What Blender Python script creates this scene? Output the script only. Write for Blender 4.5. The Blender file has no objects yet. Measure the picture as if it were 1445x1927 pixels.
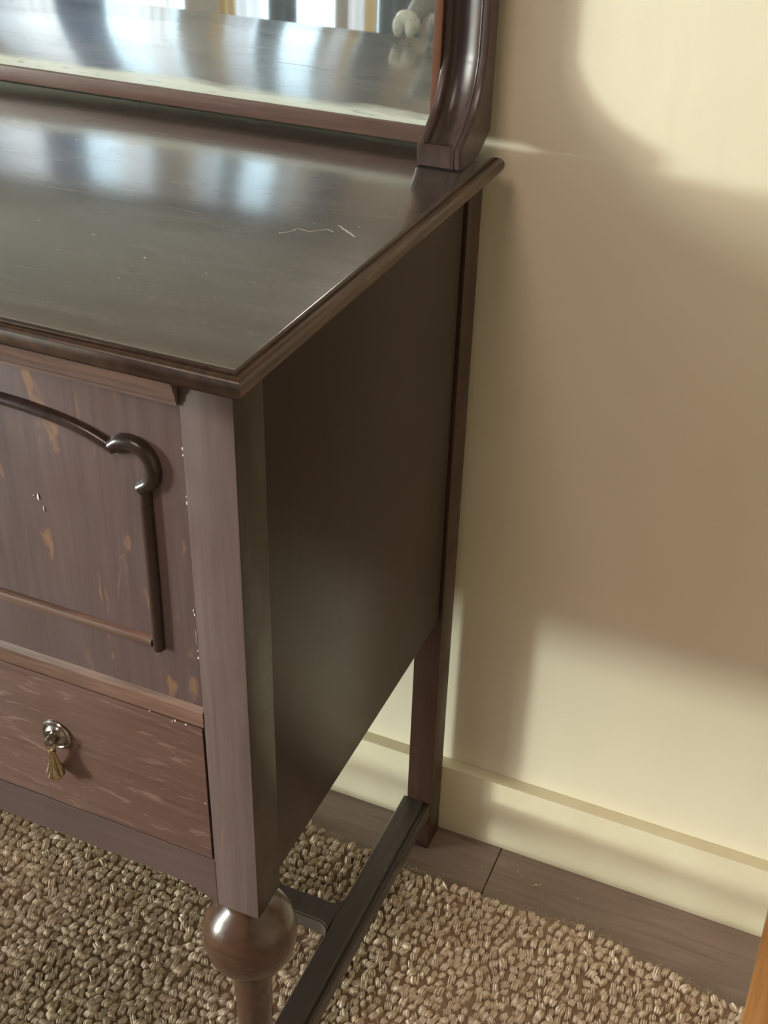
import bpy, bmesh, math, random
import numpy as np
from mathutils import Vector, Matrix
random.seed(7)
S = bpy.context.scene
COL = S.collection
# ---------------------------------------------------------------- camera
def cam_axes(y, p, r):
    cy, sy, cp, sp, cr, sr = math.cos(y), math.sin(y), math.cos(p), math.sin(p), math.cos(r), math.sin(r)
    f = Vector((sy*cp, cy*cp, -sp)); ri = Vector((cy, -sy, 0)); up = ri.cross(f)
    return cr*ri + sr*up, -sr*ri + cr*up, f
cam = bpy.data.cameras.new('camera'); co = bpy.data.objects.new('camera', cam); COL.objects.link(co)
R_, U_, F_ = cam_axes(-.3933, .5830, .0289)
co.matrix_world = Matrix(((R_.x, U_.x, -F_.x, .3565), (R_.y, U_.y, -F_.y, -.5996), (R_.z, U_.z, -F_.z, 1.2598), (0, 0, 0, 1)))
cam.sensor_fit = 'VERTICAL'; cam.sensor_height = 36; cam.lens = 36*2284.6/1927; cam.clip_start = .02
cam.dof.use_dof = False
S.camera = co
# ---------------------------------------------------------------- world, sun, exposure
S.view_settings.view_transform = 'Standard'; S.view_settings.look = 'None'
S.view_settings.gamma = 1; S.view_settings.use_curve_mapping = False
S.view_settings.exposure = 0.22
w = bpy.data.worlds.new('sky'); S.world = w; w.use_nodes = True
bg = w.node_tree.nodes['Background']
bg.inputs[0].default_value = (.67, .87, 1, 1); bg.inputs[1].default_value = 2.9
sl = bpy.data.lights.new('low_sun', 'SUN'); sl.energy = 2.1; sl.angle = math.radians(5); sl.color = (.88, 1, .9)
so = bpy.data.objects.new('low_sun', sl); COL.objects.link(so)
AZ, EL = math.radians(59.5), math.radians(1.8)
sd = Vector((math.sin(AZ)*math.cos(EL), math.cos(AZ)*math.cos(EL), -math.sin(EL)))
so.rotation_euler = sd.to_track_quat('-Z', 'Y').to_euler()
hl = bpy.data.lights.new('sun_haze', 'SUN'); hl.energy = 3.1; hl.angle = math.radians(24); hl.color = (1, .95, .82)
ho = bpy.data.objects.new('sun_haze', hl); COL.objects.link(ho)
HA, HE = math.radians(58), math.radians(11)
ho.rotation_euler = Vector((math.sin(HA)*math.cos(HE), math.cos(HA)*math.cos(HE), -math.sin(HE))).to_track_quat('-Z', 'Y').to_euler()
def portal(name, loc, sx, sy, d):
    l = bpy.data.lights.new(name, 'AREA'); l.shape = 'RECTANGLE'; l.size = sx; l.size_y = sy; l.cycles.is_portal = True
    o = bpy.data.objects.new(name, l); COL.objects.link(o); o.location = loc
    o.rotation_euler = Vector(d).to_track_quat('-Z', 'Z').to_euler()
FWY = -3.0; LWX = -3.75; RWX = 1.9; CEIL = 3.15
portal('window_portal_left', (LWX-.02, -1.6, 1.2), 2.0, 2.35, (1, 0, 0))
portal('window_portal_front', (-2.45, FWY-.1, 1.45), 2.2, 2.86, (0, 1, 0))
# added warm fill light below the ceiling, out of view behind the camera
cl = bpy.data.lights.new('warm_fill_light', 'AREA'); cl.shape = 'DISK'; cl.size = .9; cl.energy = 28; cl.color = (1, .80, .70)
clo = bpy.data.objects.new('warm_fill_light', cl); COL.objects.link(clo); clo.location = (-.25, -1.7, CEIL-.06)

# ---------------------------------------------------------------- helpers
def obj(name, bm, mat, parent=None, smooth=True, ang=35, label=None, kind=None):
    me = bpy.data.meshes.new(name)
    off = Vector((0, 0, 0)); p = parent
    while p: off += p.location; p = p.parent
    for v in bm.verts: v.co -= off
    bmesh.ops.recalc_face_normals(bm, faces=bm.faces)
    for f in bm.faces: f.smooth = smooth
    bm.to_mesh(me); bm.free()
    if smooth: me.set_sharp_from_angle(angle=math.radians(ang))
    if mat: me.materials.append(mat)
    o = bpy.data.objects.new(name, me); COL.objects.link(o)
    if parent: o.parent = parent
    if label: o['label'] = label
    if kind: o['kind'] = kind
    return o
def thing(name, label, cat, loc=(0, 0, 0), group=None):
    o = bpy.data.objects.new(name, None); COL.objects.link(o); o.location = loc
    o['label'] = label; o['category'] = cat
    if group: o['group'] = group
    return o
def tag(o, label, cat, group=None):
    o['label'] = label; o['category'] = cat
    if group: o['group'] = group
    return o
def add_box(bm, x0, x1, y0, y1, z0, z1, bev=0, seg=2):
    r = bmesh.ops.create_cube(bm, size=1)
    vs = r['verts']
    for v in vs:
        v.co = Vector(((x0+x1)/2+v.co.x*(x1-x0), (y0+y1)/2+v.co.y*(y1-y0), (z0+z1)/2+v.co.z*(z1-z0)))
    if bev:
        es = list({e for v in vs for e in v.link_edges})
        bmesh.ops.bevel(bm, geom=es, offset=bev, segments=seg, profile=.6, affect='EDGES')
    return bm
def box(*a, bev=0, seg=2): return add_box(bmesh.new(), *a, bev=bev, seg=seg)
def add_prism(bm, pts, axis, a, b, bev=0):
    """pts: 2-D outline in the plane across axis ('y': x,z ; 'z': x,y)"""
    def mk(p, t): return (p[0], t, p[1]) if axis == 'y' else ((p[0], p[1], t) if axis == 'z' else (t, p[0], p[1]))
    A = [bm.verts.new(mk(p, a)) for p in pts]; B = [bm.verts.new(mk(p, b)) for p in pts]
    n = len(pts)
    fa = bm.faces.new(A); fb = bm.faces.new(B[::-1])
    for i in range(n): bm.faces.new((A[i], B[i], B[(i+1) % n], A[(i+1) % n]))
    if bev: bmesh.ops.bevel(bm, geom=list(set(fa.edges) | set(fb.edges)), offset=bev, segments=2, profile=.6, affect='EDGES')
    return bm
def add_lathe(bm, prof, c, n=40, axis='z', flute=None):
    rings = []
    for k, (r, h) in enumerate(prof):
        ring = []
        for i in range(n):
            t = 2*math.pi*i/n
            rr = r*(1+(flute(k, t) if flute else 0))
            ca, sa = rr*math.cos(t), rr*math.sin(t)
            ring.append(bm.verts.new((c[0]+ca, c[1]+sa, c[2]+h) if axis == 'z' else (c[0]+ca, c[1]-h, c[2]+sa)))
        rings.append(ring)
    for a, b in zip(rings, rings[1:]):
        for i in range(n): bm.faces.new((a[i], a[(i+1) % n], b[(i+1) % n], b[i]))
    bm.faces.new(rings[0][::-1]); bm.faces.new(rings[-1])
    return bm
def add_sweep(bm, path, sect, closed_caps=True):
    """sweep section (list of (u,v)): u = across in the plane xz, v = towards -y, along a path in xz at depth y"""
    rings = []; n = len(path)
    for i, p in enumerate(path):
        a = Vector(path[max(0, i-1)]); b = Vector(path[min(n-1, i+1)])
        t = (b-a).normalized(); nr = Vector((t.z, 0, -t.x))
        rings.append([bm.verts.new(Vector(p)+nr*u+Vector((0, -v, 0))) for u, v in sect])
    m = len(sect)
    for a, b in zip(rings, rings[1:]):
        for j in range(m): bm.faces.new((a[j], a[(j+1) % m], b[(j+1) % m], b[j]))
    bm.faces.new(rings[0][::-1]); bm.faces.new(rings[-1])
    return bm
def catmull(P, k=8):
    P = [Vector(p) for p in P]; Q = [P[0]*2-P[1]]+P+[P[-1]*2-P[-2]]; out = []
    for i in range(1, len(Q)-2):
        for s in range(k):
            t = s/k; a, b, c, d = Q[i-1:i+3]
            out.append(.5*((2*b)+(c-a)*t+(2*a-5*b+4*c-d)*t*t+(3*b-a-3*c+d)*t**3))
    return out+[P[-1]]
# ---------------------------------------------------------------- materials
class NT:
    def __init__(s, name):
        s.m = bpy.data.materials.new(name); s.m.use_nodes = True; s.t = s.m.node_tree; s.n = s.t.nodes
        s.b = s.n['Principled BSDF']
    def N(s, ty, **k):
        n = s.n.new(ty)
        for a, v in k.items():
            if a.startswith('i_'):
                key = a[2:]; n.inputs[int(key) if key.isdigit() else key.replace('_', ' ')].default_value = v
            else: setattr(n, a, v)
        return n
    def L(s, a, b): s.t.links.new(a, b)
    def coords(s, sc):
        g = s.N('ShaderNodeNewGeometry'); mp = s.N('ShaderNodeMapping'); mp.inputs['Scale'].default_value = sc
        s.L(g.outputs['Position'], mp.inputs[0]); return mp.outputs[0]
    def noise(s, vec, scale, detail=4, rough=.5, dist=0):
        n = s.N('ShaderNodeTexNoise'); n.inputs['Scale'].default_value = scale; n.inputs['Detail'].default_value = detail
        n.inputs['Roughness'].default_value = rough; n.inputs['Distortion'].default_value = dist
        s.L(vec, n.inputs['Vector']); return n.outputs[0]
    def ramp(s, f, *st):
        r = s.N('ShaderNodeValToRGB'); e = r.color_ramp.elements
        while len(e) < len(st): e.new(.5)
        for q, (p, c) in zip(e, st): q.position = p; q.color = (*c, 1) if isinstance(c, tuple) else (c, c, c, 1)
        s.L(f, r.inputs[0]); return r.outputs[0]
    def mix(s, f, a, b, mode='MIX'):
        n = s.N('ShaderNodeMix', data_type='RGBA', blend_type=mode)
        for v, i in ((f, 0), (a, 6), (b, 7)):
            if hasattr(v, 'links'): s.L(v, n.inputs[i])
            else: n.inputs[i].default_value = v if i == 0 else (*v, 1)
        return n.outputs[2]
    def bump(s, h, strength, dist=.001, prev=None):
        n = s.N('ShaderNodeBump'); n.inputs['Strength'].default_value = strength; n.inputs['Distance'].default_value = dist
        s.L(h, n.inputs['Height'])
        if prev is not None: s.L(prev, n.inputs['Normal'])
        return n.outputs[0]
def wood(name, c0, c1, grain='x', rough=.32, fleck=None, fleckc=(.2, .09, .035), coat=.0, wear=None, gb=.12, spec=.5):
    t = NT(name)
    long, cr = 2.2, 38
    sc = {'x': (long, cr, cr), 'y': (cr, long, cr), 'z': (cr, cr, long)}[grain]
    v = t.coords(sc)
    g1 = t.noise(v, 3.2, 6, .6, .6); g2 = t.noise(t.coords((1, 1, 1)), 7, 3)
    c = t.ramp(g1, (.3, c0), (.72, c1))
    c = t.mix(t.ramp(g2, (.35, .0), (.7, .6)), c, tuple(a*.72 for a in c1))
    if fleck:
        fs = {'x': (5, 26, 26), 'y': (26, 5, 26), 'z': (24, 24, 9)}[grain]
        if grain == 'x': fs = (16, 100, 100)
        fn = t.noise(t.coords(fs), 1.1, 4, .6, .9)
        c = t.mix(t.ramp(fn, (fleck, 0.), (fleck+.06, .75)), c, fleckc)
    if wear:
        wn = t.noise(t.coords({'x': (5, 60, 60), 'y': (60, 5, 60), 'z': (60, 60, 5)}[grain]), 2, 5, .65)
        c = t.mix(t.ramp(wn, (.42, 0.), (.62, .8)), c, wear)
    t.L(c, t.b.inputs['Base Color'])
    rr = t.ramp(t.noise(t.coords((1, 1, 1)), 16, 5), (.3, rough*.8), (.75, min(1, rough*1.35)))
    t.L(rr, t.b.inputs['Roughness'])
    fine = t.noise(t.coords({'x': (6, 300, 300), 'y': (300, 6, 300), 'z': (300, 300, 6)}[grain]), 2.5, 4)
    t.L(t.bump(fine, gb, .0006), t.b.inputs['Normal'])
    t.b.inputs['Specular IOR Level'].default_value = spec
    t.b.inputs['Coat Weight'].default_value = coat; t.b.inputs['Coat Roughness'].default_value = .15
    return t.m
DK0, DK1 = (.030, .015, .012), (.058, .030, .024)
M_front = wood('stained_oak_figured', (.105, .070, .070), (.165, .112, .108), 'z', .40, fleck=.59, fleckc=(.30, .17, .10))
M_post = wood('stained_oak_upright', (.115, .080, .074), (.18, .125, .115), 'z', .42, fleck=.69, fleckc=(.17, .09, .055))
M_drawer = wood('stained_oak_drawer', (.100, .056, .046), (.19, .108, .088), 'x', .38, fleck=.57, fleckc=(.25, .15, .12), gb=.25)
M_rail = wood('stained_oak_rail', (.085, .045, .032), (.17, .095, .068), 'x', .42, wear=(.24, .135, .10))
M_apron = wood('stained_oak_apron', (.090, .058, .052), (.125, .080, .072), 'x', .42)
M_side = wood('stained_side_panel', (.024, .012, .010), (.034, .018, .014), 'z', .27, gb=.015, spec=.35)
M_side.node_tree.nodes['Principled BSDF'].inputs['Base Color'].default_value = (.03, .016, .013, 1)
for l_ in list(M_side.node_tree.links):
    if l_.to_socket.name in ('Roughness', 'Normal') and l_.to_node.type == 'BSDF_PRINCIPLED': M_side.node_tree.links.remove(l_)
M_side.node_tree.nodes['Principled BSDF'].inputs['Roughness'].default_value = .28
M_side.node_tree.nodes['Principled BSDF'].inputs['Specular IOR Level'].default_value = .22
M_postshade = wood('shaded_post_side', (.022, .014, .010), (.055, .040, .028), 'z', .33, fleck=.52, fleckc=(.030, .019, .013), gb=.03, spec=.3)
M_backpost = wood('stained_rear_post', (.034, .016, .010), (.060, .028, .018), 'z', .38)
M_edge = wood('stained_top_edge', (.032, .022, .018), (.075, .042, .028), 'y', .33, wear=(.10, .055, .032))
M_fmould = wood('worn_front_moulding', (.10, .062, .055), (.18, .115, .10), 'x', .38, wear=(.24, .14, .11))
M_stretch = wood('stained_stretcher', (.050, .040, .034), (.085, .066, .056), 'y', .30)
M_turn = wood('stained_turning', (.035, .018, .013), (.10, .050, .028), 'x', .25, coat=.4)
M_brack = wood('stained_bracket', (.032, .019, .017), (.068, .042, .037), 'z', .33)
M_mould = wood('dark_applied_moulding', (.020, .012, .010), (.048, .028, .023), 'z', .24)
M_mrail = wood('stained_mirror_rail', (.075, .040, .032), (.14, .080, .062), 'x', .40)
M_stile = wood('stained_mirror_stile', (.07, .028, .014), (.16, .06, .03), 'z', .4)
M_pine = wood('orange_pine', (.42, .17, .05), (.62, .30, .10), 'z', .35, coat=.2, gb=.1)

t = NT('polished_table_top')
g = t.noise(t.coords((2.2, 34, 34)), 2.6, 6, .6, .5)
c = t.ramp(g, (.3, (.050, .038, .032)), (.75, (.085, .066, .055)))
t.L(c, t.b.inputs['Base Color'])
smu = t.noise(t.coords((3, 9, 1)), 1.6, 6, .62, 1.0)
t.L(t.ramp(smu, (.35, .19), (.7, .34)), t.b.inputs['Roughness'])
b1 = t.bump(t.noise(t.coords((10, 90, 1)), 3, 6, .6), .06, .0005)
b2 = t.bump(t.noise(t.coords((1, 1, 1)), 260, 3, .6), .05, .0004, b1)
t.L(b2, t.b.inputs['Normal']); t.b.inputs['Specular IOR Level'].default_value = .9
t.b.inputs['Coat Weight'].default_value = 1; t.b.inputs['Coat Roughness'].default_value = .12; t.b.inputs['Coat IOR'].default_value = 2.1
t.L(b1, t.b.inputs['Coat Normal'])
M_top = t.m

t = NT('old_mirror_silver')
t.b.inputs['Metallic'].default_value = 1; t.b.inputs['Roughness'].default_value = .025
t.b.inputs['Base Color'].default_value = (.86, .90, .89, 1)
gm = t.N('ShaderNodeNewGeometry'); sp = t.N('ShaderNodeSeparateXYZ'); t.L(gm.outputs[0], sp.inputs[0])
nz = t.noise(t.coords((4, 1, 25)), 3, 3, .5)
ad = t.N('ShaderNodeMath', operation='MULTIPLY_ADD'); t.L(nz, ad.inputs[0]); ad.inputs[1].default_value = -.014; t.L(sp.outputs[2], ad.inputs[2])
mr = t.N('ShaderNodeMapRange'); t.L(ad.outputs[0], mr.inputs[0])
mr.inputs[1].default_value = .9405; mr.inputs[2].default_value = .9475; mr.inputs[3].default_value = .78; mr.inputs[4].default_value = .10
df = t.N('ShaderNodeBsdfDiffuse'); 
t.L(t.ramp(t.noise(t.coords((12, 1, 160)), 3, 4, .6), (.30, (.34, .38, .35)), (.42, (.62, .66, .58))), df.inputs[0])
mx = t.N('ShaderNodeMixShader'); t.L(mr.outputs[0], mx.inputs[0]); t.L(t.b.outputs[0], mx.inputs[1]); t.L(df.outputs[0], mx.inputs[2])
t.L(mx.outputs[0], t.n['Material Output'].inputs[0])
M_glass = t.m

def plain(name, c, rough=.6, metal=0, n=0, ns=80, bump=0, bs=200, c2=None):
    t = NT(name); t.b.inputs['Base Color'].default_value = (*c, 1)
    t.b.inputs['Roughness'].default_value = rough; t.b.inputs['Metallic'].default_value = metal
    nn = t.noise(t.coords((1, 1, 1)), ns, 5, .6)
    t.L(t.ramp(nn, (.3, c), (.7, c2 or tuple(x*.85 for x in c))), t.b.inputs['Base Color'])
    if bump: t.L(t.bump(t.noise(t.coords((1, 1, 1)), bs, 4), bump, .001), t.b.inputs['Normal'])
    return t.m
WALLC = (.80, .735, .575)
t = NT('cream_wall_paint')
n1 = t.noise(t.coords((1, 1, 1)), 5, 4)
t.L(t.ramp(n1, (.3, WALLC), (.75, (.77, .705, .54))), t.b.inputs['Base Color']); t.b.inputs['Roughness'].default_value = .55
b = t.bump(t.noise(t.coords((1, 1, .35)), 60, 4, .6), .22, .0016)
b = t.bump(t.noise(t.coords((1, 1, 1)), 9, 2), .25, .004, b)
t.L(b, t.b.inputs['Normal']); M_wall = t.m
M_skirt = plain('cream_skirting_paint', (.82, .765, .57), .45, ns=14, bump=.12, bs=90, c2=(.76, .69, .50))
t = NT('grey_brown_floor_plank')
v = t.coords((3, 40, 1)); g = t.noise(v, 2.6, 6, .6, .8)
c = t.ramp(g, (.3, (.20, .145, .118)), (.72, (.31, .235, .195)))
c = t.mix(t.ramp(t.noise(t.coords((1, 1, 1)), 7, 4), (.35, 0.), (.7, .5)), c, (.20, .15, .12))
t.L(c, t.b.inputs['Base Color']); t.b.inputs['Roughness'].default_value = .42
t.L(t.bump(t.noise(t.coords((8, 120, 1)), 3, 4), .15, .0006), t.b.inputs['Normal']); M_floor = t.m
t = NT('jute_pile')
gm = t.N('ShaderNodeNewGeometry')
c = t.ramp(gm.outputs['Random Per Island'], (.0, (.66, .52, .38)), (.35, (.84, .72, .56)), (.75, (.92, .83, .69)), (1., (.78, .63, .46)))
fib = t.noise(t.coords((900, 260, 260)), 1, 4, .6, .5)
c = t.mix(t.ramp(fib, (.36, .65), (.56, 0.)), c, (.42, .30, .20))
t.L(c, t.b.inputs['Base Color']); t.b.inputs['Roughness'].default_value = .8; t.b.inputs['Specular IOR Level'].default_value = .25
t.L(t.bump(fib, .8, .0012), t.b.inputs['Normal']); M_jute = t.m
M_jbase = plain('jute_base_weave', (.38, .27, .18), .95, ns=300, bump=.5, bs=400)
M_fibre = plain('loose_jute_fibre', (.62, .50, .33), .7)
M_brass = plain('aged_brass', (.66, .56, .38), .28, 1, ns=400, c2=(.36, .28, .16))
M_pewter = plain('tarnished_plate', (.46, .43, .39), .24, 1, ns=500, c2=(.20, .17, .15))
M_dark = plain('case_shadow_board', (.025, .016, .012), .8)
M_scr = plain('pale_scratch', (.55, .50, .42), .7)
M_scr2 = plain('faint_scratch', (.20, .17, .14), .5)
M_paint = plain('white_paint_speck', (.85, .83, .76), .5)
M_ceil = plain('ceiling_paint', (.78, .70, .56), .8)
M_greyw = plain('grey_brown_wall_paint', (.46, .38, .31), .8)
M_blue = plain('dark_blue_cloth', (.07, .10, .16), .85, bump=.2)
M_val = plain('dark_brown_pelmet', (.05, .035, .03), .5)
M_wframe = plain('window_frame_paint', (.50, .47, .42), .5)
def cloth(name, c, tr=.9):
    t = NT(name); tb = t.N('ShaderNodeBsdfTranslucent'); tb.inputs[0].default_value = (*c, 1)
    t.b.inputs['Base Color'].default_value = (*c, 1); t.b.inputs['Roughness'].default_value = .9
    mx = t.N('ShaderNodeMixShader'); mx.inputs[0].default_value = tr
    t.L(t.b.outputs[0], mx.inputs[1]); t.L(tb.outputs[0], mx.inputs[2]); t.L(mx.outputs[0], t.n['Material Output'].inputs[0])
    return t.m
M_sheer = cloth('white_sheer_cloth', (.88, .84, .84)); M_tan = cloth('tan_cloth', (.72, .56, .36)); M_bluec = cloth('blue_cloth', (.10, .17, .32), .5)
t = NT('window_pane_glass'); tr = t.N('ShaderNodeBsdfTransparent'); gl = t.N('ShaderNodeBsdfGlossy'); gl.inputs['Roughness'].default_value = .01
mx = t.N('ShaderNodeMixShader'); mx.inputs[0].default_value = .06
t.L(tr.outputs[0], mx.inputs[1]); t.L(gl.outputs[0], mx.inputs[2]); t.L(mx.outputs[0], t.n['Material Output'].inputs[0]); M_pane = t.m
M_fur = plain('grey_cat_fur', (.30, .31, .31), .9, ns=60, bump=.6, bs=420, c2=(.19, .20, .20))
M_furw = plain('pale_paw_fur', (.90, .90, .86), .9, ns=160, bump=.9, bs=700, c2=(.66, .67, .63))
M_eye = plain('cat_eye', (.45, .42, .08), .1); M_nose = plain('cat_nose', (.25, .10, .09), .5)

# ================================================================ room
ZT = .92; WY = .5036; BY = .4859; BH = .1147; XL = -1.056
def struct(name, bm, mat, parent=None, smooth=False):
    o = obj(name, bm, mat, parent, smooth)
    if not parent: o['kind'] = 'structure'
    return o
struct('wall_back', box(LWX, RWX, WY, WY+.1, 0, CEIL), M_wall)
bm = bmesh.new(); add_box(bm, LWX, RWX, BY, WY, 0, BH, bev=.0016)
struct('baseboard_back', bm, M_skirt, smooth=True)
# floor: sub-floor with laid planks
fl = struct('floor', box(LWX-.1, RWX, FWY-.1, WY+.1, -.05, -.0105), M_dark)
PW, PL = .185, 1.22
row = 0; y1 = BY+.012
pm = {}
while y1 > -1.4:
    offx = .0895 + (row*.41) % PL
    k0 = math.floor((-1.7-offx)/PL); k1 = math.ceil((RWX-offx)/PL)
    for k in range(k0, k1):
        a, b_ = max(LWX, offx+k*PL), min(RWX, offx+(k+1)*PL)
        if b_-a < .02: continue
        obj('plank', box(a+.0006, b_-.0006, y1-PW+.0005, y1-.0005, -.0105, 0, bev=.0009, seg=1), M_floor, fl, True)
    y1 -= PW; row += 1
obj('plank_field', box(LWX, RWX, FWY, y1, -.0105, 0), M_floor, fl, False, kind='stuff')
struct('ceiling', box(LWX-.1, RWX+.1, FWY-.1, WY+.1, CEIL, CEIL+.1), M_ceil)
struct('wall_right', box(RWX, RWX+.1, FWY-.1, WY+.1, 0, CEIL), M_wall)
# left wall with a wide glazed opening
bm = bmesh.new()
add_box(bm, LWX-.1, LWX, FWY-.1, -2.62, 0, CEIL); add_box(bm, LWX-.1, LWX, -.62, WY+.1, 0, CEIL)
add_box(bm, LWX-.1, LWX, -2.62, -.62, 2.4, CEIL); add_box(bm, LWX-.1, LWX, -2.62, -.62, 0, .03)
struct('wall_left', bm, M_wall)
def window(name, x0, x1, y0, y1, z0, z1, fr=.03, mid=()):
    bm = bmesh.new(); ax = 'y' if x1-x0 < y1-y0 else 'x'
    if ax == 'x':
        for a, b in ((x0, x0+fr), (x1-fr, x1)): add_box(bm, a, b, y0, y1, z0, z1, bev=.003)
        for a, b in ((z0, z0+fr), (z1-fr, z1)): add_box(bm, x0+fr, x1-fr, y0, y1, a, b, bev=.003)
        for m in mid: add_box(bm, m-.015, m+.015, y0, y1, z0+fr, z1-fr, bev=.003)
        fo = struct(name, bm, M_wframe, smooth=True)
        obj('pane', box(x0+fr, x1-fr, (y0+y1)/2-.002, (y0+y1)/2+.002, z0+fr, z1-fr), M_pane, fo, False)
    else:
        for a, b in ((y0, y0+fr), (y1-fr, y1)): add_box(bm, x0, x1, a, b, z0, z1, bev=.003)
        for a, b in ((z0, z0+fr), (z1-fr, z1)): add_box(bm, x0, x1, y0+fr, y1-fr, a, b, bev=.003)
        fo = struct(name, bm, M_wframe, smooth=True)
        obj('pane', box((x0+x1)/2-.002, (x0+x1)/2+.002, y0+fr, y1-fr, z0+fr, z1-fr), M_pane, fo, False)
    return fo
window('window_1', LWX-.07, LWX-.02, -2.62, -.62, .03, 2.4)
# front wall (behind the camera): three tall glazed openings and a high window
HEAD = 2.86
OPN = [(-3.50, -2.45), (-2.27, -1.77), (-1.70, -1.57)]
bm = bmesh.new()
xs = [LWX-.1]+[v for o in OPN for v in o]+[RWX]
for i in range(0, len(xs), 2): add_box(bm, xs[i], xs[i+1], FWY-.1, FWY, 0, CEIL)
for a, b in OPN: add_box(bm, a, b, FWY-.1, FWY, HEAD, CEIL); add_box(bm, a, b, FWY-.1, FWY, 0, .03)

struct('wall_front', bm, M_greyw)
for i, (a, b) in enumerate(OPN): window('window_%d' % (i+2), a, b, FWY-.07, FWY-.03, .03, HEAD, fr=.022 if i < 2 else .012)
struct('trim_1', box(LWX, -1.3, FWY+.10, FWY+.22, 2.82, 3.02, bev=.004), M_val, smooth=True)
def curtain(x0, x1, mat, label, folds=5, y=FWY+.05, group=None):
    bm = bmesh.new(); n = 12*folds; rings = []
    for i in range(n+1):
        x = x0+(x1-x0)*i/n; yy = y+.012*math.sin(2*math.pi*folds*i/n)
        rings.append([bm.verts.new((x, yy-.0015, .02)), bm.verts.new((x, yy-.0015, 2.84)), bm.verts.new((x, yy+.0015, 2.84)), bm.verts.new((x, yy+.0015, .02))])
    for a, b in zip(rings, rings[1:]):
        for j in range(4): bm.faces.new((a[j], a[(j+1) % 4], b[(j+1) % 4], b[j]))
    bm.faces.new(rings[0]); bm.faces.new(rings[-1][::-1])
    return tag(obj('curtain', bm, mat, ang=80), label, 'curtain', group)
curtain(-3.47, -3.06, M_sheer, 'widest white sheer curtain, at the far left of the mirror reflection', 7)
curtain(-3.05, -2.785, M_bluec, 'dark blue curtain left of the widest bright pane reflected in the mirror', 4)
curtain(-2.60, -2.455, M_sheer, 'white curtain right of the widest bright pane reflected in the mirror', 3)
curtain(-2.265, -2.185, M_tan, 'pale tan curtain strip left of a white strip in the mirror reflection', 2)
curtain(-2.18, -2.06, M_sheer, 'white curtain strip right of the pale tan strip in the mirror reflection', 2)
curtain(-2.04, -1.915, M_blue, 'dark slate curtain left of the narrow blue pane in the mirror', 2)
curtain(-1.695, -1.632, M_sheer, 'narrow white curtain strip right of the narrow blue pane in the mirror', 1)
curtain(-1.63, -1.575, M_tan, 'narrow tan curtain strip beside the cat in the mirror', 1)
curtain(-1.57, -1.40, M_blue, 'dark slate curtain directly behind the cat in the mirror', 3)

# ================================================================ sideboard
SB = thing('sideboard', 'dark stained oak sideboard with mirror back and bulb-turned leg against the cream wall', 'sideboard', (-.5, .24, 0))
def rects(bm, rings, x0, x1, y0, y1):
    R = []
    for o, z in rings:
        R.append([bm.verts.new(p) for p in ((x0-o, y0-o, z), (x1+o, y0-o, z), (x1+o, y1+o, z), (x0-o, y1+o, z))])
    bm.faces.new(R[0]); bm.faces.new(R[-1][::-1])
    for a, b in zip(R, R[1:]):
        for i in range(4): bm.faces.new((a[i], a[(i+1) % 4], b[(i+1) % 4], b[i]))
TX0, TX1, TY0, TY1 = XL-.013, .013, -.0178, .4667
bm = bmesh.new(); add_box(bm, TX0, TX1, TY0, TY1, .899, ZT, bev=.0009)
TOP = obj('table_top', bm, M_top, SB)
bm = bmesh.new()
prof = [(-.002, .9185), (.0012, .9185), (.0016, .9165), (.0028, .9165), (.0042, .9176), (.0062, .9165), (.0080, .9140), (.0088, .9110), (.0084, .9075), (.0066, .9045), (.0040, .9025), (.0034, .9012), (.0004, .8996), (-.0020, .8984), (-.0024, .8975), (-.006, .8975)]
rects(bm, prof, TX0, TX1, TY0, TY1)
# split: front run, side runs share one moulding
obj('edge_moulding', bm, M_edge, SB, ang=50)
# front strip moulding beneath, between the posts
bm = bmesh.new()
PR = [(-.0085, .8975), (-.0085, .8940), (-.0072, .8915), (-.0060, .8895), (-.0058, .8865), (-.0045, .884), (-.0036, .8815), (-.0036, .8785), (-.0022, .8765), (-.0022, .8742), (.01, .8742), (.01, .8975)]
add_prism(bm, PR, 'x', XL+.0415, -.0415)
obj('front_moulding', bm, M_fmould, SB, ang=30)
# posts
def post(x0, x1, y0, y1, z0, mat, nm='post'):
    o = obj(nm, box(x0, x1, y0, y1, z0, .8975, bev=.0012), mat, SB)
    if nm == 'front_post':      # end faces get figured grain with their shade put into the colour
        o.data.materials.append(M_postshade)
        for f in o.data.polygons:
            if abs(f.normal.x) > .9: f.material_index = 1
    return o
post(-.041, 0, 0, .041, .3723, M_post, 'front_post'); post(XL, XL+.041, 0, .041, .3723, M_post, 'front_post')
post(-.0325, 0, .444, .4824, 0, M_backpost, 'rear_post'); post(XL, XL+.0325, .444, .4824, 0, M_backpost, 'rear_post')
# side panels
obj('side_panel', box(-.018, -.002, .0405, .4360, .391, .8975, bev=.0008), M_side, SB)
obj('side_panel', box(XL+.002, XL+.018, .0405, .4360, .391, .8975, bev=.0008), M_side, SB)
obj('back_board', box(XL+.02, -.02, .462, .472, .391, .8975), M_dark, SB, False)
obj('case_floor', box(XL+.02, -.022, .02, .462, .393, .403), M_dark, SB, False)
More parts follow.
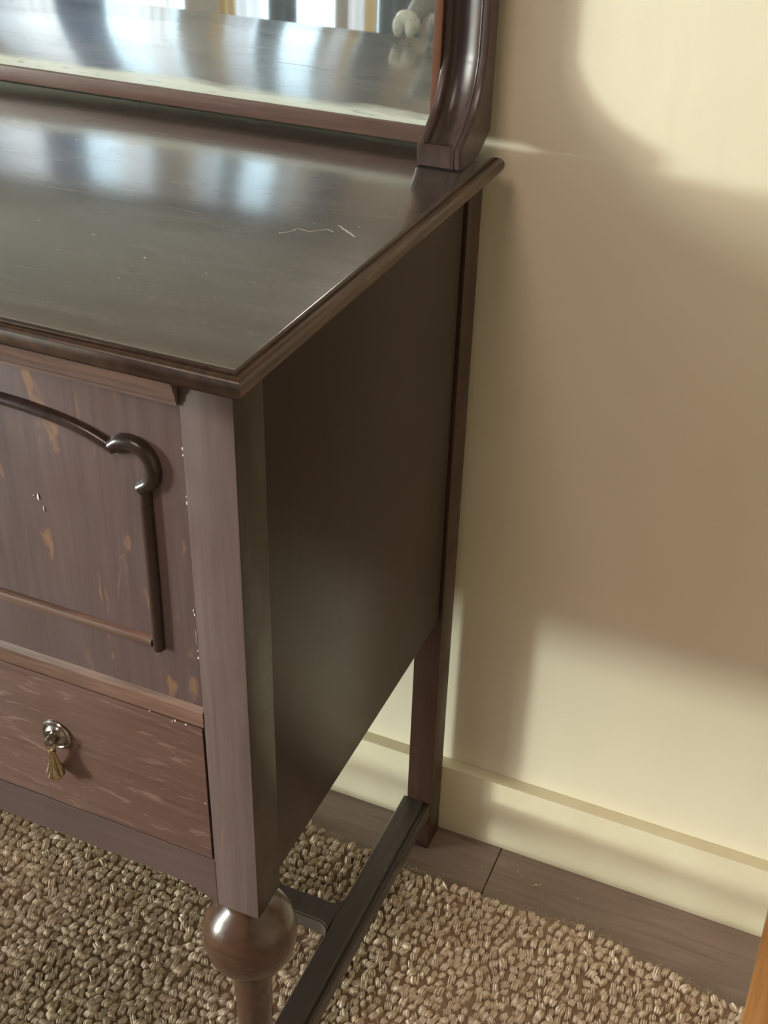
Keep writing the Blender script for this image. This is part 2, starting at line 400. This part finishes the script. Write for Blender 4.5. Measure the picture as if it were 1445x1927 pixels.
# front bays
BW = .298; SW = .04
bays = [(-.041-BW-i*(BW+SW), -.041-i*(BW+SW)) for i in range(3)]
for i in range(2):
    a = bays[i][0]; obj('stile', box(a-SW, a, .001, .03, .43, .8742, bev=.0006), M_post, SB)
half = [(-.0052, 0), (-.0050, .0026), (-.0038, .0052), (-.0014, .0066), (.0014, .0066), (.0038, .0052), (.0050, .0026), (.0052, 0)]
big = [(u*1.12, v*1.22) for u, v in half]
def specks(parent, lst, y, mat=None, nm='paint_speck'):
    bm = bmesh.new()
    for x, z, rx, rz in lst:
        r = bmesh.ops.create_icosphere(bm, subdivisions=1, radius=1)
        for v in r['verts']: v.co = Vector((x+v.co.x*rx*random.uniform(.8, 1.2), y+v.co.y*.0006, z+v.co.z*rz*random.uniform(.8, 1.2)))
    return obj(nm, bm, mat or M_paint, parent, kind='stuff')
for bi, (a, b) in enumerate(bays):
    xc = (a+b)/2; Y = .0018
    pn = obj('front_panel', box(a+.0006, b-.0006, Y, .018, .6045, .8760, bev=.0006), M_front, SB)
    for s in (1, -1):
        def X(dx): return xc+s*dx
        arch = catmull([(X(0), Y, .8440), (X(.022), Y, .8428), (X(.052), Y, .8392), (X(.074), Y, .8340), (X(.0935), Y, .8262)], 6)
        if s == 1:
            full = [Vector((2*xc-p.x, p.y, p.z)) for p in arch[::-1]][:-1]+arch
            obj('arch_moulding', add_sweep(bmesh.new(), full, [(u*.85, v*.95) for u, v in half]), M_mould, pn)
        sc = catmull([(X(.0925), Y-.0002, .8290), (X(.0985), Y, .8335), (X(.1075), Y, .8350), (X(.1160), Y, .8325), (X(.1222), Y, .8255), (X(.1240), Y, .8160), (X(.1210), Y, .8065), (X(.1130), Y-.0002, .8000)], 5)
        obj('scroll_moulding', add_sweep(bmesh.new(), sc, big), M_mould, pn)
        vt = [(X(.1155), Y, .8015), (X(.1153), Y, .75), (X(.1148), Y, .70), (X(.114), Y, .6535)]
        bmv = add_sweep(bmesh.new(), vt, [(u*.88, v) for u, v in half]); obj('vertical_moulding', bmv, M_mould, pn)
    obj('bottom_moulding', add_sweep(bmesh.new(), [(xc-.109, Y, .6585), (xc, Y, .6585), (xc+.109, Y, .6585)], [(u*.9, v*.8) for u, v in half]), M_rail, pn)
    # rail under the panel, with a chamfered top
    obj('rail', add_prism(bmesh.new(), [(-.0004, .5843), (-.0004, .5990), (.0004, .6003), (.0040, .6060), (.02, .6060), (.02, .5843)], 'x', a+.0003, b-.0003), M_rail, SB, False)
    dr = obj('drawer', box(a+.0022, b-.0024, .0006, .3, .4293, .5818, bev=.0009), M_drawer, SB)
    hx, hz, hy = xc-.0018, .5168, .0006
    bm = bmesh.new()
    add_lathe(bm, [(.0150, 0), (.0152, .0012), (.0142, .0026), (.0126, .0030), (.0118, .0022), (.0112, .0022), (.0098, .0046), (.0080, .0058), (.0062, .0050), (.0050, .0050), (.0046, .0085), (.0044, .0120), (.0036, .0135)], (hx, hy, hz), 40, 'y')
    obj('backplate', bm, M_pewter, dr, label='round tarnished metal rosette behind the drop pull')
    bm = bmesh.new()
    # hook and fluted drop
    ring = [(hx+.0042*math.cos(q), hy-.0105, hz-.0045+.0052*math.sin(q)) for q in [math.pi*2*k/14 for k in range(14)]]
    for k in range(14):
        p, q = Vector(ring[k]), Vector(ring[(k+1) % 14]); d = (q-p)
        m = Matrix.Translation((p+q)/2) @ d.to_track_quat('Z', 'Y').to_matrix().to_4x4()
        bmesh.ops.create_cone(bm, cap_ends=True, segments=8, radius1=.0013, radius2=.0013, depth=d.length*1.15, matrix=m)
    dz = hz-.0105
    prf = [(.0012, 0), (.0034, -.0006), (.0036, -.0022), (.0026, -.0036), (.0030, -.0090), (.0040, -.0160), (.0058, -.0235), (.0076, -.0290), (.0082, -.0318), (.0080, -.0332), (.0070, -.0352), (.0046, -.0380), (.0022, -.0394), (.0018, -.0402), (.0023, -.0414), (.0010, -.0428)]
    prf = [(r_*.98, h_*.86) for r_, h_ in prf]
    add_lathe(bm, prf, (hx, hy-.0092, dz), 48, 'z', flute=lambda k, q: .10*math.cos(12*q) if 3 < k < 8 else 0)
    obj('drop_pull', bm, M_brass, dr, label='fluted brass teardrop pull')
    if bi == 0:
        PN, DR = pn, dr
# apron under the drawers
out = [(-.0405, .4288), (XL+.0405, .4288)]
L_ = [(-.0405, .3716), (-.047, .3752), (-.054, .3800), (-.062, .3836), (-.075, .3858), (-.10, .3868)]
Lm = [(XL-x, z) for x, z in L_]
pts = out+Lm+L_[::-1]
obj('apron', add_prism(bmesh.new(), pts, 'y', -.0002, .019, bev=.0008), M_apron, SB, ang=14)
specks(PN, [(-.0418, .8395, .0009, .0016), (-.0417, .8345, .0007, .001), (-.0416, .7955, .0009, .0018), (-.0417, .801, .0005, .0008), (-.043, .7, .0005, .002),
            (-.0425, .6965, .0008, .0013), (-.0420, .662, .0006, .0012), (-.0422, .655, .0008, .0014), (-.0424, .675, .0003, .009),
            (-.1722, .7645, .0010, .0035), (-.1685, .7550, .0006, .0030), (-.1760, .765, .0004, .001)], .0014)
specks(DR, [(-.068, .5813, .0011, .0012), (-.058, .5812, .0014, .0008), (-.092, .5826, .0008, .0006), (-.0456, .497, .0006, .0009), (-.071, .5795, .0006, .001)], .0002)
# faint scratches as slivers of raised finish
def slivers(parent, segs, plane, at, wd=.00035, nm='scratch', mat=None, stuff=True):
    bm = bmesh.new()
    for (a, b, c, d) in segs:
        p, q = Vector((a, b)), Vector((c, d)); dd = (q-p).normalized(); nn = Vector((-dd.y, dd.x))*wd
        n = max(2, int((q-p).length/.004)); top = []; lo = []
        for i in range(n+1):
            m = p.lerp(q, i/n)+nn*random.uniform(-1.2, 1.2); k = .35+.65*math.sin(math.pi*(i+.3)/(n+.6))
            for arr, s in ((top, 1), (lo, -1)):
                u = m+nn*s*k; arr.append(bm.verts.new((u.x, u.y, at) if plane == 'z' else (u.x, at, u.y)))
        for i in range(n): bm.faces.new((top[i], top[i+1], lo[i+1], lo[i]))
    for f in list(bm.faces): pass
    r = bmesh.ops.extrude_face_region(bm, geom=list(bm.faces))
    dv = Vector((0, 0, .00012)) if plane == 'z' else Vector((0, -.00012, 0))
    for v in r['geom']:
        if isinstance(v, bmesh.types.BMVert): v.co += dv
    return obj(nm, bm, mat or M_scr, parent, False, kind='stuff')
sq = [(-.0703, .2025), (-.0648, .2079), (-.0624, .2169), (-.052, .2145), (-.0456, .2204), (-.0416, .2263), (-.035, .2232)]
tsc = [(*a_, *b_) for a_, b_ in zip(sq, sq[1:])]
slivers(TOP, tsc, 'z', ZT+.00002, .0004)
slivers(TOP, [(-.0366, .2382, -.0140, .2211)], 'z', ZT+.00002, .0008)
slivers(TOP, [(-.2302, .2064, -.187, .2144), (-.187, .2144, -.1419, .2097), (-.3392, .2057, -.2961, .2065), (-.2961, .2065, -.2572, .2116), (-.047, .1336, -.0319, .1312), (-.0319, .1312, -.0244, .1417), (-.2153, .0541, -.1836, .0612)], 'z', ZT+.00002, .0003, mat=M_scr2)
bm = bmesh.new()
for x, y, r_ in [(-.0703, .2025, .0012), (-.0558, .2336, .0007), (-.0514, .2467, .0005), (-.0209, .2422, .0009), (-.035, .2232, .0008), (-.1955, .1345, .0011), (-.1351, .1119, .0011), (-.1304, .0716, .0008), (-.2001, .0965, .0007), (-.0801, .1069, .0006), (-.25, .14, .0006), (-.3, .21, .0006), (-.16, .26, .0007), (-.4, .2, .0008), (-.35, .33, .0008), (-.18, .38, .0007)]:
    q = bmesh.ops.create_icosphere(bm, subdivisions=1, radius=1)
    for v in q['verts']: v.co = Vector((x+v.co.x*r_*random.uniform(.7, 1.3), y+v.co.y*r_*random.uniform(.7, 1.3), ZT+v.co.z*.0003))
obj('dust_speck', bm, M_scr, TOP, kind='stuff')
slivers(DR, [(-.215, .4475, -.14, .4390), (-.205, .4440, -.165, .4405), (-.13, .4375, -.10, .4370)], 'y', .0005, .0002, mat=M_scr2)
# side stretchers and the middle stretcher
def side_stretcher(x0, x1, s):
    bm = bmesh.new()
    ZS = .0850
    xo, xi = (x1, x0) if s > 0 else (x0, x1)
    pr = [(xi, ZS-.0225), (xi, ZS-.002), (xi+s*.0015, ZS), (xo-s*.0105, ZS), (xo-s*.0085, ZS-.0030), (xo-s*.0065, ZS-.0032), (xo-s*.004, ZS-.0022), (xo-s*.001, ZS-.0032), (xo, ZS-.006), (xo, ZS-.0225)]
    A = [bm.verts.new((x, -.0, z)) for x, z in pr]; B = [bm.verts.new((x, .4445, z)) for x, z in pr]
    n = len(pr)
    bm.faces.new(A); bm.faces.new(B[::-1])
    for i in range(n): bm.faces.new((A[i], B[i], B[(i+1) % n], A[(i+1) % n]))
    return obj('side_stretcher', bm, M_stretch, SB, ang=25)
side_stretcher(-.0375, -.0005, 1); side_stretcher(XL+.0005, XL+.0375, -1)
def arcpts(cx, cy, r, a0, a1, n=7): return [(cx+r*math.cos(math.radians(a0+(a1-a0)*k/n)), cy+r*math.sin(math.radians(a0+(a1-a0)*k/n))) for k in range(n+1)]
r = .015; ya, yb = .2225, .2530; xr = -.0372; xl = XL+.0372
pts = [(xr, ya-r)]+arcpts(xr-r, ya-r, r, 0, 90)[1:]+arcpts(xl+r, ya-r, r, 90, 180)+arcpts(xl+r, yb+r, r, 180, 270)+arcpts(xr-r, yb+r, r, 270, 360)
obj('middle_stretcher', add_prism(bmesh.new(), pts, 'z', .0630, .0825), M_stretch, SB, False)
def inset_pts(d):
    return [(xr, ya-r+d)]+arcpts(xr-r, ya-r+0, r+d, 4, 90)[1:]+arcpts(xl+r, ya-r, r+d, 90, 176)+arcpts(xl+r, yb+r, r+d, 184, 270)+arcpts(xr-r, yb+r, r+d, 270, 356)
obj('middle_stretcher_top', add_prism(bmesh.new(), inset_pts(.0018), 'z', .0825, .0851), M_stretch, SB, False)
# turned front legs
for cx in (-.0222, XL+.0222):
    prf = [(.0195, .374), (.0200, .368), (.0225, .3630), (.0290, .3570), (.0365, .3480), (.0412, .3370), (.0432, .3250), (.0430, .3150), (.0410, .3040), (.0365, .2945), (.0300, .2875), (.0235, .2840), (.0200, .2815), (.0190, .274), (.0183, .250), (.0175, .215), (.0167, .185), (.0160, .155), (.0160, .140), (.0180, .130), (.0180, .115)]
    obj('turned_leg', add_lathe(bmesh.new(), prf, (cx, .0215, 0), 64), M_turn, SB, ang=60)
    obj('leg_block', box(cx-.019, cx+.019, .0025, .0405, .045, .1155, bev=.002), M_post, SB)
    obj('bun_foot', add_lathe(bmesh.new(), [(.012, .0455), (.016, .042), (.0225, .032), (.023, .022), (.018, .0105), (.015, .0047)], (cx, .0215, 0), 32), M_turn, SB)
# ---- mirror back
TILT = .0115; GY = .457; GX0, GX1 = XL+.0475, -.0475; GZ0, GZ1 = .9405, 1.46
def tilt(bm):
    for v in bm.verts: v.co.y += (v.co.z-GZ0)*TILT
    return bm
MF = obj('mirror_frame', tilt(box(GX0-.008, GX1+.008, .4515, .4605, .9262, GZ0+.0008, bev=.0012)), M_mrail, SB, label='brown wooden rail along the bottom of the mirror')
obj('mirror_glass', tilt(box(GX0-.002, GX1+.001, GY, GY+.004, GZ0-.003, GZ1)), M_glass, MF, False, label='old silvered mirror, clouded along its bottom edge')
for a, b in ((GX1-.0002, GX1+.0081), (GX0-.0081, GX0+.0002)):
    obj('stile', tilt(box(a, b, .4552, .472, .9262, GZ1, bev=.0006)), M_stile, MF)
obj('top_rail', tilt(box(GX0-.008, GX1+.008, .4515, .472, GZ1, 1.51, bev=.002)), M_mrail, MF)
obj('backing', tilt(box(GX0, GX1, .4615, .468, .93, GZ1)), M_dark, MF, False)
# scroll brackets: concave front with a scooped channel between two lips
def bracket(x0, s):
    P = [(.4076, .9212), (.4066, .9290), (.4062, .9388), (.4085, .9405)]
    cur = catmull([(.4085, .9405, 0), (.4200, .9475, 0), (.4378, .9617, 0), (.4475, .9745, 0), (.4540, .9875, 0), (.4580, 1.0000, 0), (.4600, 1.0109, 0), (.4608, 1.0506, 0), (.4608, 1.12, 0), (.4600, 1.2, 0), (.4600, 1.46, 0)], 5)
    P = P[:3]+[(v.x, v.y) for v in cur]
    W = .042
    us = [0, .0010, .0052, .0060, .0072, .0095, .0125, .0165, .0215, .0265, .0305, .0328, .0336, .0345, .0352, .0365, .0405, .042]
    ds = [.0008, 0, 0, .0006, .0042, .0074, .0090, .0092, .0082, .0064, .0042, .0022, .0006, .0002, .0016, .0012, .0010, .0022]
    bm = bmesh.new(); rings = []
    for i, (y, z) in enumerate(P):
        a, b = P[max(0, i-1)], P[min(len(P)-1, i+1)]
        ty, tz = b[0]-a[0], b[1]-a[1]; l = math.hypot(ty, tz); ny, nz = tz/l, -ty/l
        k = 0 if i < 4 else min(1, (i-3)/2.5)
        bk = .4838 if z > .938 else .452+(z-.9212)/(.938-.9212)*.0318
        ring = []
        for u, d in zip(us, ds):
            dd = d*k if .005 < u < .0335 else d*.6
            ring.append(bm.verts.new((x0+s*u, y+ny*dd, z+nz*dd)))
        ring.append(bm.verts.new((x0+s*W, max(bk, y+.02), z))); ring.append(bm.verts.new((x0, max(bk, y+.02), z)))
        rings.append(ring)
    m = len(rings[0])
    for a, b in zip(rings, rings[1:]):
        for j in range(m): bm.faces.new((a[j], a[(j+1) % m], b[(j+1) % m], b[j]))
    bm.faces.new(rings[0][::-1]); bm.faces.new(rings[-1])
    return obj('scroll_bracket', bm, M_brack, SB, ang=40, label='concave channelled bracket at the end of the mirror')
bracket(-.0395, 1); bracket(XL+.0395, -1)

# ================================================================ jute rug
RUG = thing('jute_rug', 'rough natural jute loop rug on the floor under the sideboard', 'rug', (-.3, -.3, 0))
def edge_y(x):
    x = np.asarray(x, float)
    return np.interp(x, [-2, -.155, -.0095, .092, .2246, .33, .42, 1.2], [.418, .414, .402, .396, .405, .386, .371, .32])
bm = bmesh.new(); ex = [-1.5, -1.0, -.5, -.155, -.08, -.0095, .04, .092, .15, .2246, .28, .33, .42, .7, 1.0]
pts = [(x, float(edge_y(x))-.005) for x in ex]+[(1.0, -1.1), (-1.5, -1.1)]
obj('rug_backing', add_prism(bm, pts, 'z', .0003, .0045), M_jbase, RUG, False)
rng = np.random.default_rng(3)
def bobble(nu, nv, seed, ns):
    r = np.random.default_rng(seed); V = []; Fq = []
    for k in range(ns):
        off = (k-(ns-1)/2)*(1.15/ns)+r.normal(0, .05); base = len(V); bend = r.normal(0, .10); ly = r.uniform(.7, 1.0); lz = r.uniform(.8, 1.12)*(1-.22*abs(off)); rw = .86/ns*r.uniform(.85, 1.2); yo = r.normal(0, .12)
        for j in range(nv+1):
            phi = math.pi*j/nv; yy = math.cos(phi)*ly; q = math.sin(phi)
            for i in range(nu):
                th = 2*math.pi*i/nu
                V.append((off+rw*q**.7*math.cos(th)+bend*(yy*yy)*(1 if k % 2 else -1), yy+yo, lz*q**.6*(.18+.82*math.sin(th)) if math.sin(th) > 0 else lz*q*.5*math.sin(th)))
        for j in range(nv):
            for i in range(nu): Fq.append((base+j*nu+i, base+j*nu+(i+1) % nu, base+(j+1)*nu+(i+1) % nu, base+(j+1)*nu+i))
    return np.array(V), np.array(Fq)
HI = [bobble(8, 6, s, 3+s % 2) for s in range(12)]; LO = [bobble(5, 3, s, 1) for s in range(3)]
px_, py_ = .0108, .0122
def visible(x, y):
    v = Vector((x-.3565, y+.5996, -1.2598)); f = v.dot(F_); a = 722.5+2284.6*v.dot(R_)/f; b = 963.5-2284.6*v.dot(U_)/f
    return -50 < a < 1500 and b < 1990 and b > 1400
FEET = [(-.0222, .0215, .031), (XL+.0222, .0215, .031), (.452, .255, .045)]+[(-.27+.15*math.cos(math.pi/4+k*math.pi/2), -.34+.15*math.sin(math.pi/4+k*math.pi/2), .036) for k in range(4)]
VV = {True: [], False: []}; FF = {True: [], False: []}; CNT = {True: 0, False: 0}
nrow = 0; y = .42
while y > -1.1:
    x = -1.5+rng.uniform(0, px_)
    while x < 1.0:
        xx = x+rng.normal(0, .0014); yy = y+rng.normal(0, .0014)+.003*math.sin(x*9+nrow*.05)
        ey = float(edge_y(xx))-.004
        if yy < ey and all((xx-a_)**2+(yy-b_)**2 > c_*c_ for a_, b_, c_ in FEET):
            vis = visible(xx, yy)
            V, Q = (HI if vis else LO)[rng.integers(12 if vis else 3)]
            a = rng.normal(-.1, .38); sx, sy, sz = .0060*rng.uniform(.8, 1.25), .0064*rng.uniform(.8, 1.25), .0068*rng.uniform(.65, 1.4)
            P = V*[sx, sy, sz]
            tl = rng.normal(0, .3); ct, st = math.cos(tl), math.sin(tl)
            P = np.stack([P[:, 0], P[:, 1]*ct-P[:, 2]*st, P[:, 1]*st+P[:, 2]*ct], 1)
            c_, s_ = math.cos(a), math.sin(a)
            P = np.stack([P[:, 0]*c_-P[:, 1]*s_+xx, P[:, 0]*s_+P[:, 1]*c_+yy, P[:, 2]+.0058+rng.normal(0, .0009)], 1)
            P[:, 2] = np.maximum(P[:, 2], .0006)
            VV[vis].append(P); FF[vis].append(Q+CNT[vis]); CNT[vis] += len(P)
        x += px_*rng.uniform(.82, 1.2)
    y -= py_*.86; nrow += 1
for vis in (True, False):
    V = np.concatenate(VV[vis]); Q = np.concatenate(FF[vis]); off = np.array(RUG.location)
    me = bpy.data.meshes.new('pile'); me.vertices.add(len(V)); me.vertices.foreach_set('co', (V-off).astype(np.float32).ravel())
    me.loops.add(Q.size); me.loops.foreach_set('vertex_index', Q.astype(np.int32).ravel())
    me.polygons.add(len(Q)); me.polygons.foreach_set('loop_start', np.arange(0, Q.size, 4, dtype=np.int32))
    me.update(calc_edges=True); me.validate(); me.polygons.foreach_set('use_smooth', np.ones(len(me.polygons), bool))
    me.materials.append(M_jute)
    o = bpy.data.objects.new('pile' if vis else 'pile_beyond', me); COL.objects.link(o); o.parent = RUG; o['kind'] = 'stuff'
# loose fibres standing out of the loops and along the frayed edge
bm = bmesh.new()
def fibre(p0, L, rad=.00022):
    a = random.uniform(0, 6.28); pts = [Vector(p0)]; el = random.uniform(.2, 1.1); 
    for k in range(6):
        a += random.gauss(0, .45); el += random.gauss(-.22, .3)
        pts.append(pts[-1]+Vector((math.cos(a)*math.cos(el), math.sin(a)*math.cos(el), math.sin(el)))*L/6)
        pts[-1].z = max(pts[-1].z, .002)
    rings = []
    for k, p in enumerate(pts):
        d = (pts[min(6, k+1)]-pts[max(0, k-1)]).normalized(); u = d.orthogonal().normalized(); v = d.cross(u); rr = rad*(1-.7*k/6)
        rings.append([bm.verts.new(p+(u*math.cos(q)+v*math.sin(q))*rr) for q in (0, 2.09, 4.19)])
    for A, B in zip(rings, rings[1:]):
        for j in range(3): bm.faces.new((A[j], A[(j+1) % 3], B[(j+1) % 3], B[j]))
for k in range(3600):
    x, y = random.uniform(-.55, .46), random.uniform(.0, .4)
    if visible(x, y) and y < edge_y(x)-.005: fibre((x, y, .0105), random.uniform(.006, .016))
for k in range(420):
    x = random.uniform(-.2, .46); fibre((x, float(edge_y(x))-random.uniform(0, .008), .006), random.uniform(.006, .015))
for k in range(150):
    fibre((.115+random.gauss(0, .018), .155+random.gauss(0, .010), .011), random.uniform(.012, .022), .00028)
obj('loose_fibres', bm, M_fibre, RUG, kind='stuff')

# ================================================================ pine upright at the right edge
bm = bmesh.new()
add_box(bm, 0, .06, -.022, .022, 0, .75, bev=.004)
bm.transform(Matrix.Translation((.4245, .255, .0062)) @ Matrix.Rotation(math.radians(-2.3), 4, 'Y'))
tag(obj('wooden_post', bm, M_pine), 'orange pine furniture upright at the right edge, standing on the jute rug', 'post')

# ================================================================ dust crumbs on the floor
bm = bmesh.new()
for x, y, r_ in ((.150, .447, .0022), (.154, .449, .0016), (.147, .445, .0013), (.128, .452, .0009), (.121, .458, .0008), (.205, .449, .0012), (.076, .445, .0009), (.105, .462, .0008)):
    q = bmesh.ops.create_icosphere(bm, subdivisions=1, radius=r_)
    for v in q['verts']: v.co = Vector((v.co.x*random.uniform(.7, 1.4)+x, v.co.y*random.uniform(.7, 1.4)+y, abs(v.co.z)*.7+.0001))
o = tag(obj('crumbs', bm, M_fibre, kind='stuff'), 'tan dust crumbs on the dark floor strip beside the skirting', 'crumbs')

# ================================================================ stool and cat (the cat's paws show in the mirror)
ST = thing('stool', 'round dark wooden stool in front of the sideboard, under the cat', 'stool', (-.27, -.34, .012))
obj('seat', add_lathe(bmesh.new(), [(.13, .69), (.142, .694), (.145, .704), (.142, .714), (.12, .718)], (-.27, -.34, 0), 40), M_turn, ST)
for k in range(4):
    q = math.pi/4+k*math.pi/2; bm = bmesh.new()
    p0 = Vector((-.27+.09*math.cos(q), -.34+.09*math.sin(q), .692)); p1 = Vector((-.27+.15*math.cos(q), -.34+.15*math.sin(q), .0064))
    d = p1-p0
    bmesh.ops.create_cone(bm, cap_ends=True, segments=16, radius1=.012, radius2=.017, depth=d.length, matrix=Matrix.Translation((p0+p1)/2) @ (-d).to_track_quat('Z', 'Y').to_matrix().to_4x4())
    obj('leg', bm, M_turn, ST)
for z in (.25,):
    bm = bmesh.new()
    for k in range(4):
        q = math.pi/4+k*math.pi/2; q2 = q+math.pi/2; rr = .129
        p0 = Vector((-.27+rr*math.cos(q), -.34+rr*math.sin(q), z)); p1 = Vector((-.27+rr*math.cos(q2), -.34+rr*math.sin(q2), z)); d = p1-p0
        bmesh.ops.create_cone(bm, cap_ends=True, segments=12, radius1=.008, radius2=.008, depth=d.length, matrix=Matrix.Translation((p0+p1)/2) @ d.to_track_quat('Z', 'Y').to_matrix().to_4x4())
    obj('rung', bm, M_turn, ST)
CAT = thing('cat', 'grey cat with pale paws resting on the sideboard edge, seen in the mirror', 'cat', (-.27, -.34, .73))
def skin(name, verts, edges, radii, mat, parent, root=0, sub=2):
    me = bpy.data.meshes.new(name); off = Vector((0, 0, 0)); p = parent
    while p: off += p.location; p = p.parent
    me.from_pydata([Vector(v)-off for v in verts], edges, []); me.update()
    o = bpy.data.objects.new(name, me); COL.objects.link(o); o.parent = parent
    o.modifiers.new('skin', 'SKIN').use_smooth_shade = True
    for v, r in zip(me.skin_vertices[0].data, radii): v.radius = (r, r) if not isinstance(r, tuple) else r
    me.skin_vertices[0].data[root].use_root = True
    s_ = o.modifiers.new('sub', 'SUBSURF'); s_.levels = sub; s_.render_levels = sub
    dg = bpy.context.evaluated_depsgraph_get(); dg.update()
    m2 = bpy.data.meshes.new_from_object(o.evaluated_get(dg)); o.modifiers.clear(); o.data = m2; m2.name = name
    if mat: m2.materials.clear(); m2.materials.append(mat)
    for f in m2.polygons: f.use_smooth = True
    return o
V = [(-.26, -.37, .800), (-.255, -.30, .835), (-.245, -.22, .890), (-.24, -.155, .945), (-.238, -.125, 1.000), (-.238, -.100, 1.045), (-.238, -.062, 1.040), (-.238, -.038, 1.028),
     (-.262, -.140, .950), (-.268, -.085, .955), (-.262, -.035, .945), (-.258, -.010, .934),
     (-.215, -.140, .945), (-.205, -.090, .945), (-.213, -.045, .940), (-.216, -.012, .933),
     (-.215, -.350, .785), (-.200, -.285, .775), (-.205, -.330, .740), (-.205, -.275, .736),
     (-.305, -.350, .785), (-.318, -.285, .775), (-.312, -.330, .740), (-.312, -.275, .736),
     (-.27, -.43, .775), (-.30, -.475, .745), (-.37, -.48, .74), (-.40, -.42, .735)]
E_ = [(0, 1), (1, 2), (2, 3), (3, 4), (4, 5), (5, 6), (6, 7), (3, 8), (8, 9), (9, 10), (10, 11), (3, 12), (12, 13), (13, 14), (14, 15),
      (0, 16), (16, 17), (17, 18), (18, 19), (0, 20), (20, 21), (21, 22), (22, 23), (0, 24), (24, 25), (25, 26), (26, 27)]
Rr = [.072, .068, .060, .050, .038, .043, .026, .014, .022, .017, .013, .012, .022, .017, .013, .012, .040, .028, .015, .013, .040, .028, .015, .013, .022, .013, .012, .010]
body = skin('body', V, E_, Rr, M_fur, CAT, 0)
for xx, mt in ((-.218, M_fur), (-.2625, M_furw)):
    bm = bmesh.new()
    for dx, dy, dz_, rx, ry, rz in ((-.0082, .0, 0, .0068, .0100, .0135), (.0080, -.0005, -.001, .0068, .0100, .0130), (-.0130, -.010, .001, .0040, .008, .0095), (.0130, -.010, .001, .0040, .008, .0095), (0, -.006, .0095, .0140, .0120, .0100)):
        q = bmesh.ops.create_uvsphere(bm, u_segments=18, v_segments=12, radius=1)
        for v in q['verts']: v.co = Vector((v.co.x*rx*(1+.10*v.co.z), v.co.y*ry, v.co.z*rz))+Vector((xx+dx, .0005+dy, .9345+dz_))
    obj('paw', bm, mt, CAT, ang=180, label='pale fluffy forepaw' if mt is M_furw else None)
for s in (-1, 1):
    bm = bmesh.new(); bx = -.238+s*.027
    base = [Vector((bx-.015, -.108, 1.072)), Vector((bx+.015, -.108, 1.072)), Vector((bx+.011, -.088, 1.070)), Vector((bx-.011, -.088, 1.070))]
    vs = [bm.verts.new(p) for p in base]; tip = bm.verts.new((bx+s*.008, -.100, 1.112))
    bm.faces.new(vs[::-1])
    for i in range(4): bm.faces.new((vs[i], vs[(i+1) % 4], tip))
    bmesh.ops.subdivide_edges(bm, edges=bm.edges, cuts=2, smooth=.4, use_grid_fill=True)
    obj('ear', bm, M_fur, CAT)
    bm = bmesh.new(); q = bmesh.ops.create_uvsphere(bm, u_segments=12, v_segments=8, radius=.0075, matrix=Matrix.Translation((-.238+s*.0165, -.0640, 1.056))); obj('eye', bm, M_eye, CAT)
bm = bmesh.new(); bmesh.ops.create_uvsphere(bm, u_segments=10, v_segments=6, radius=.005, matrix=Matrix.Translation((-.238, -.0255, 1.033))); obj('nose', bm, M_nose, CAT)
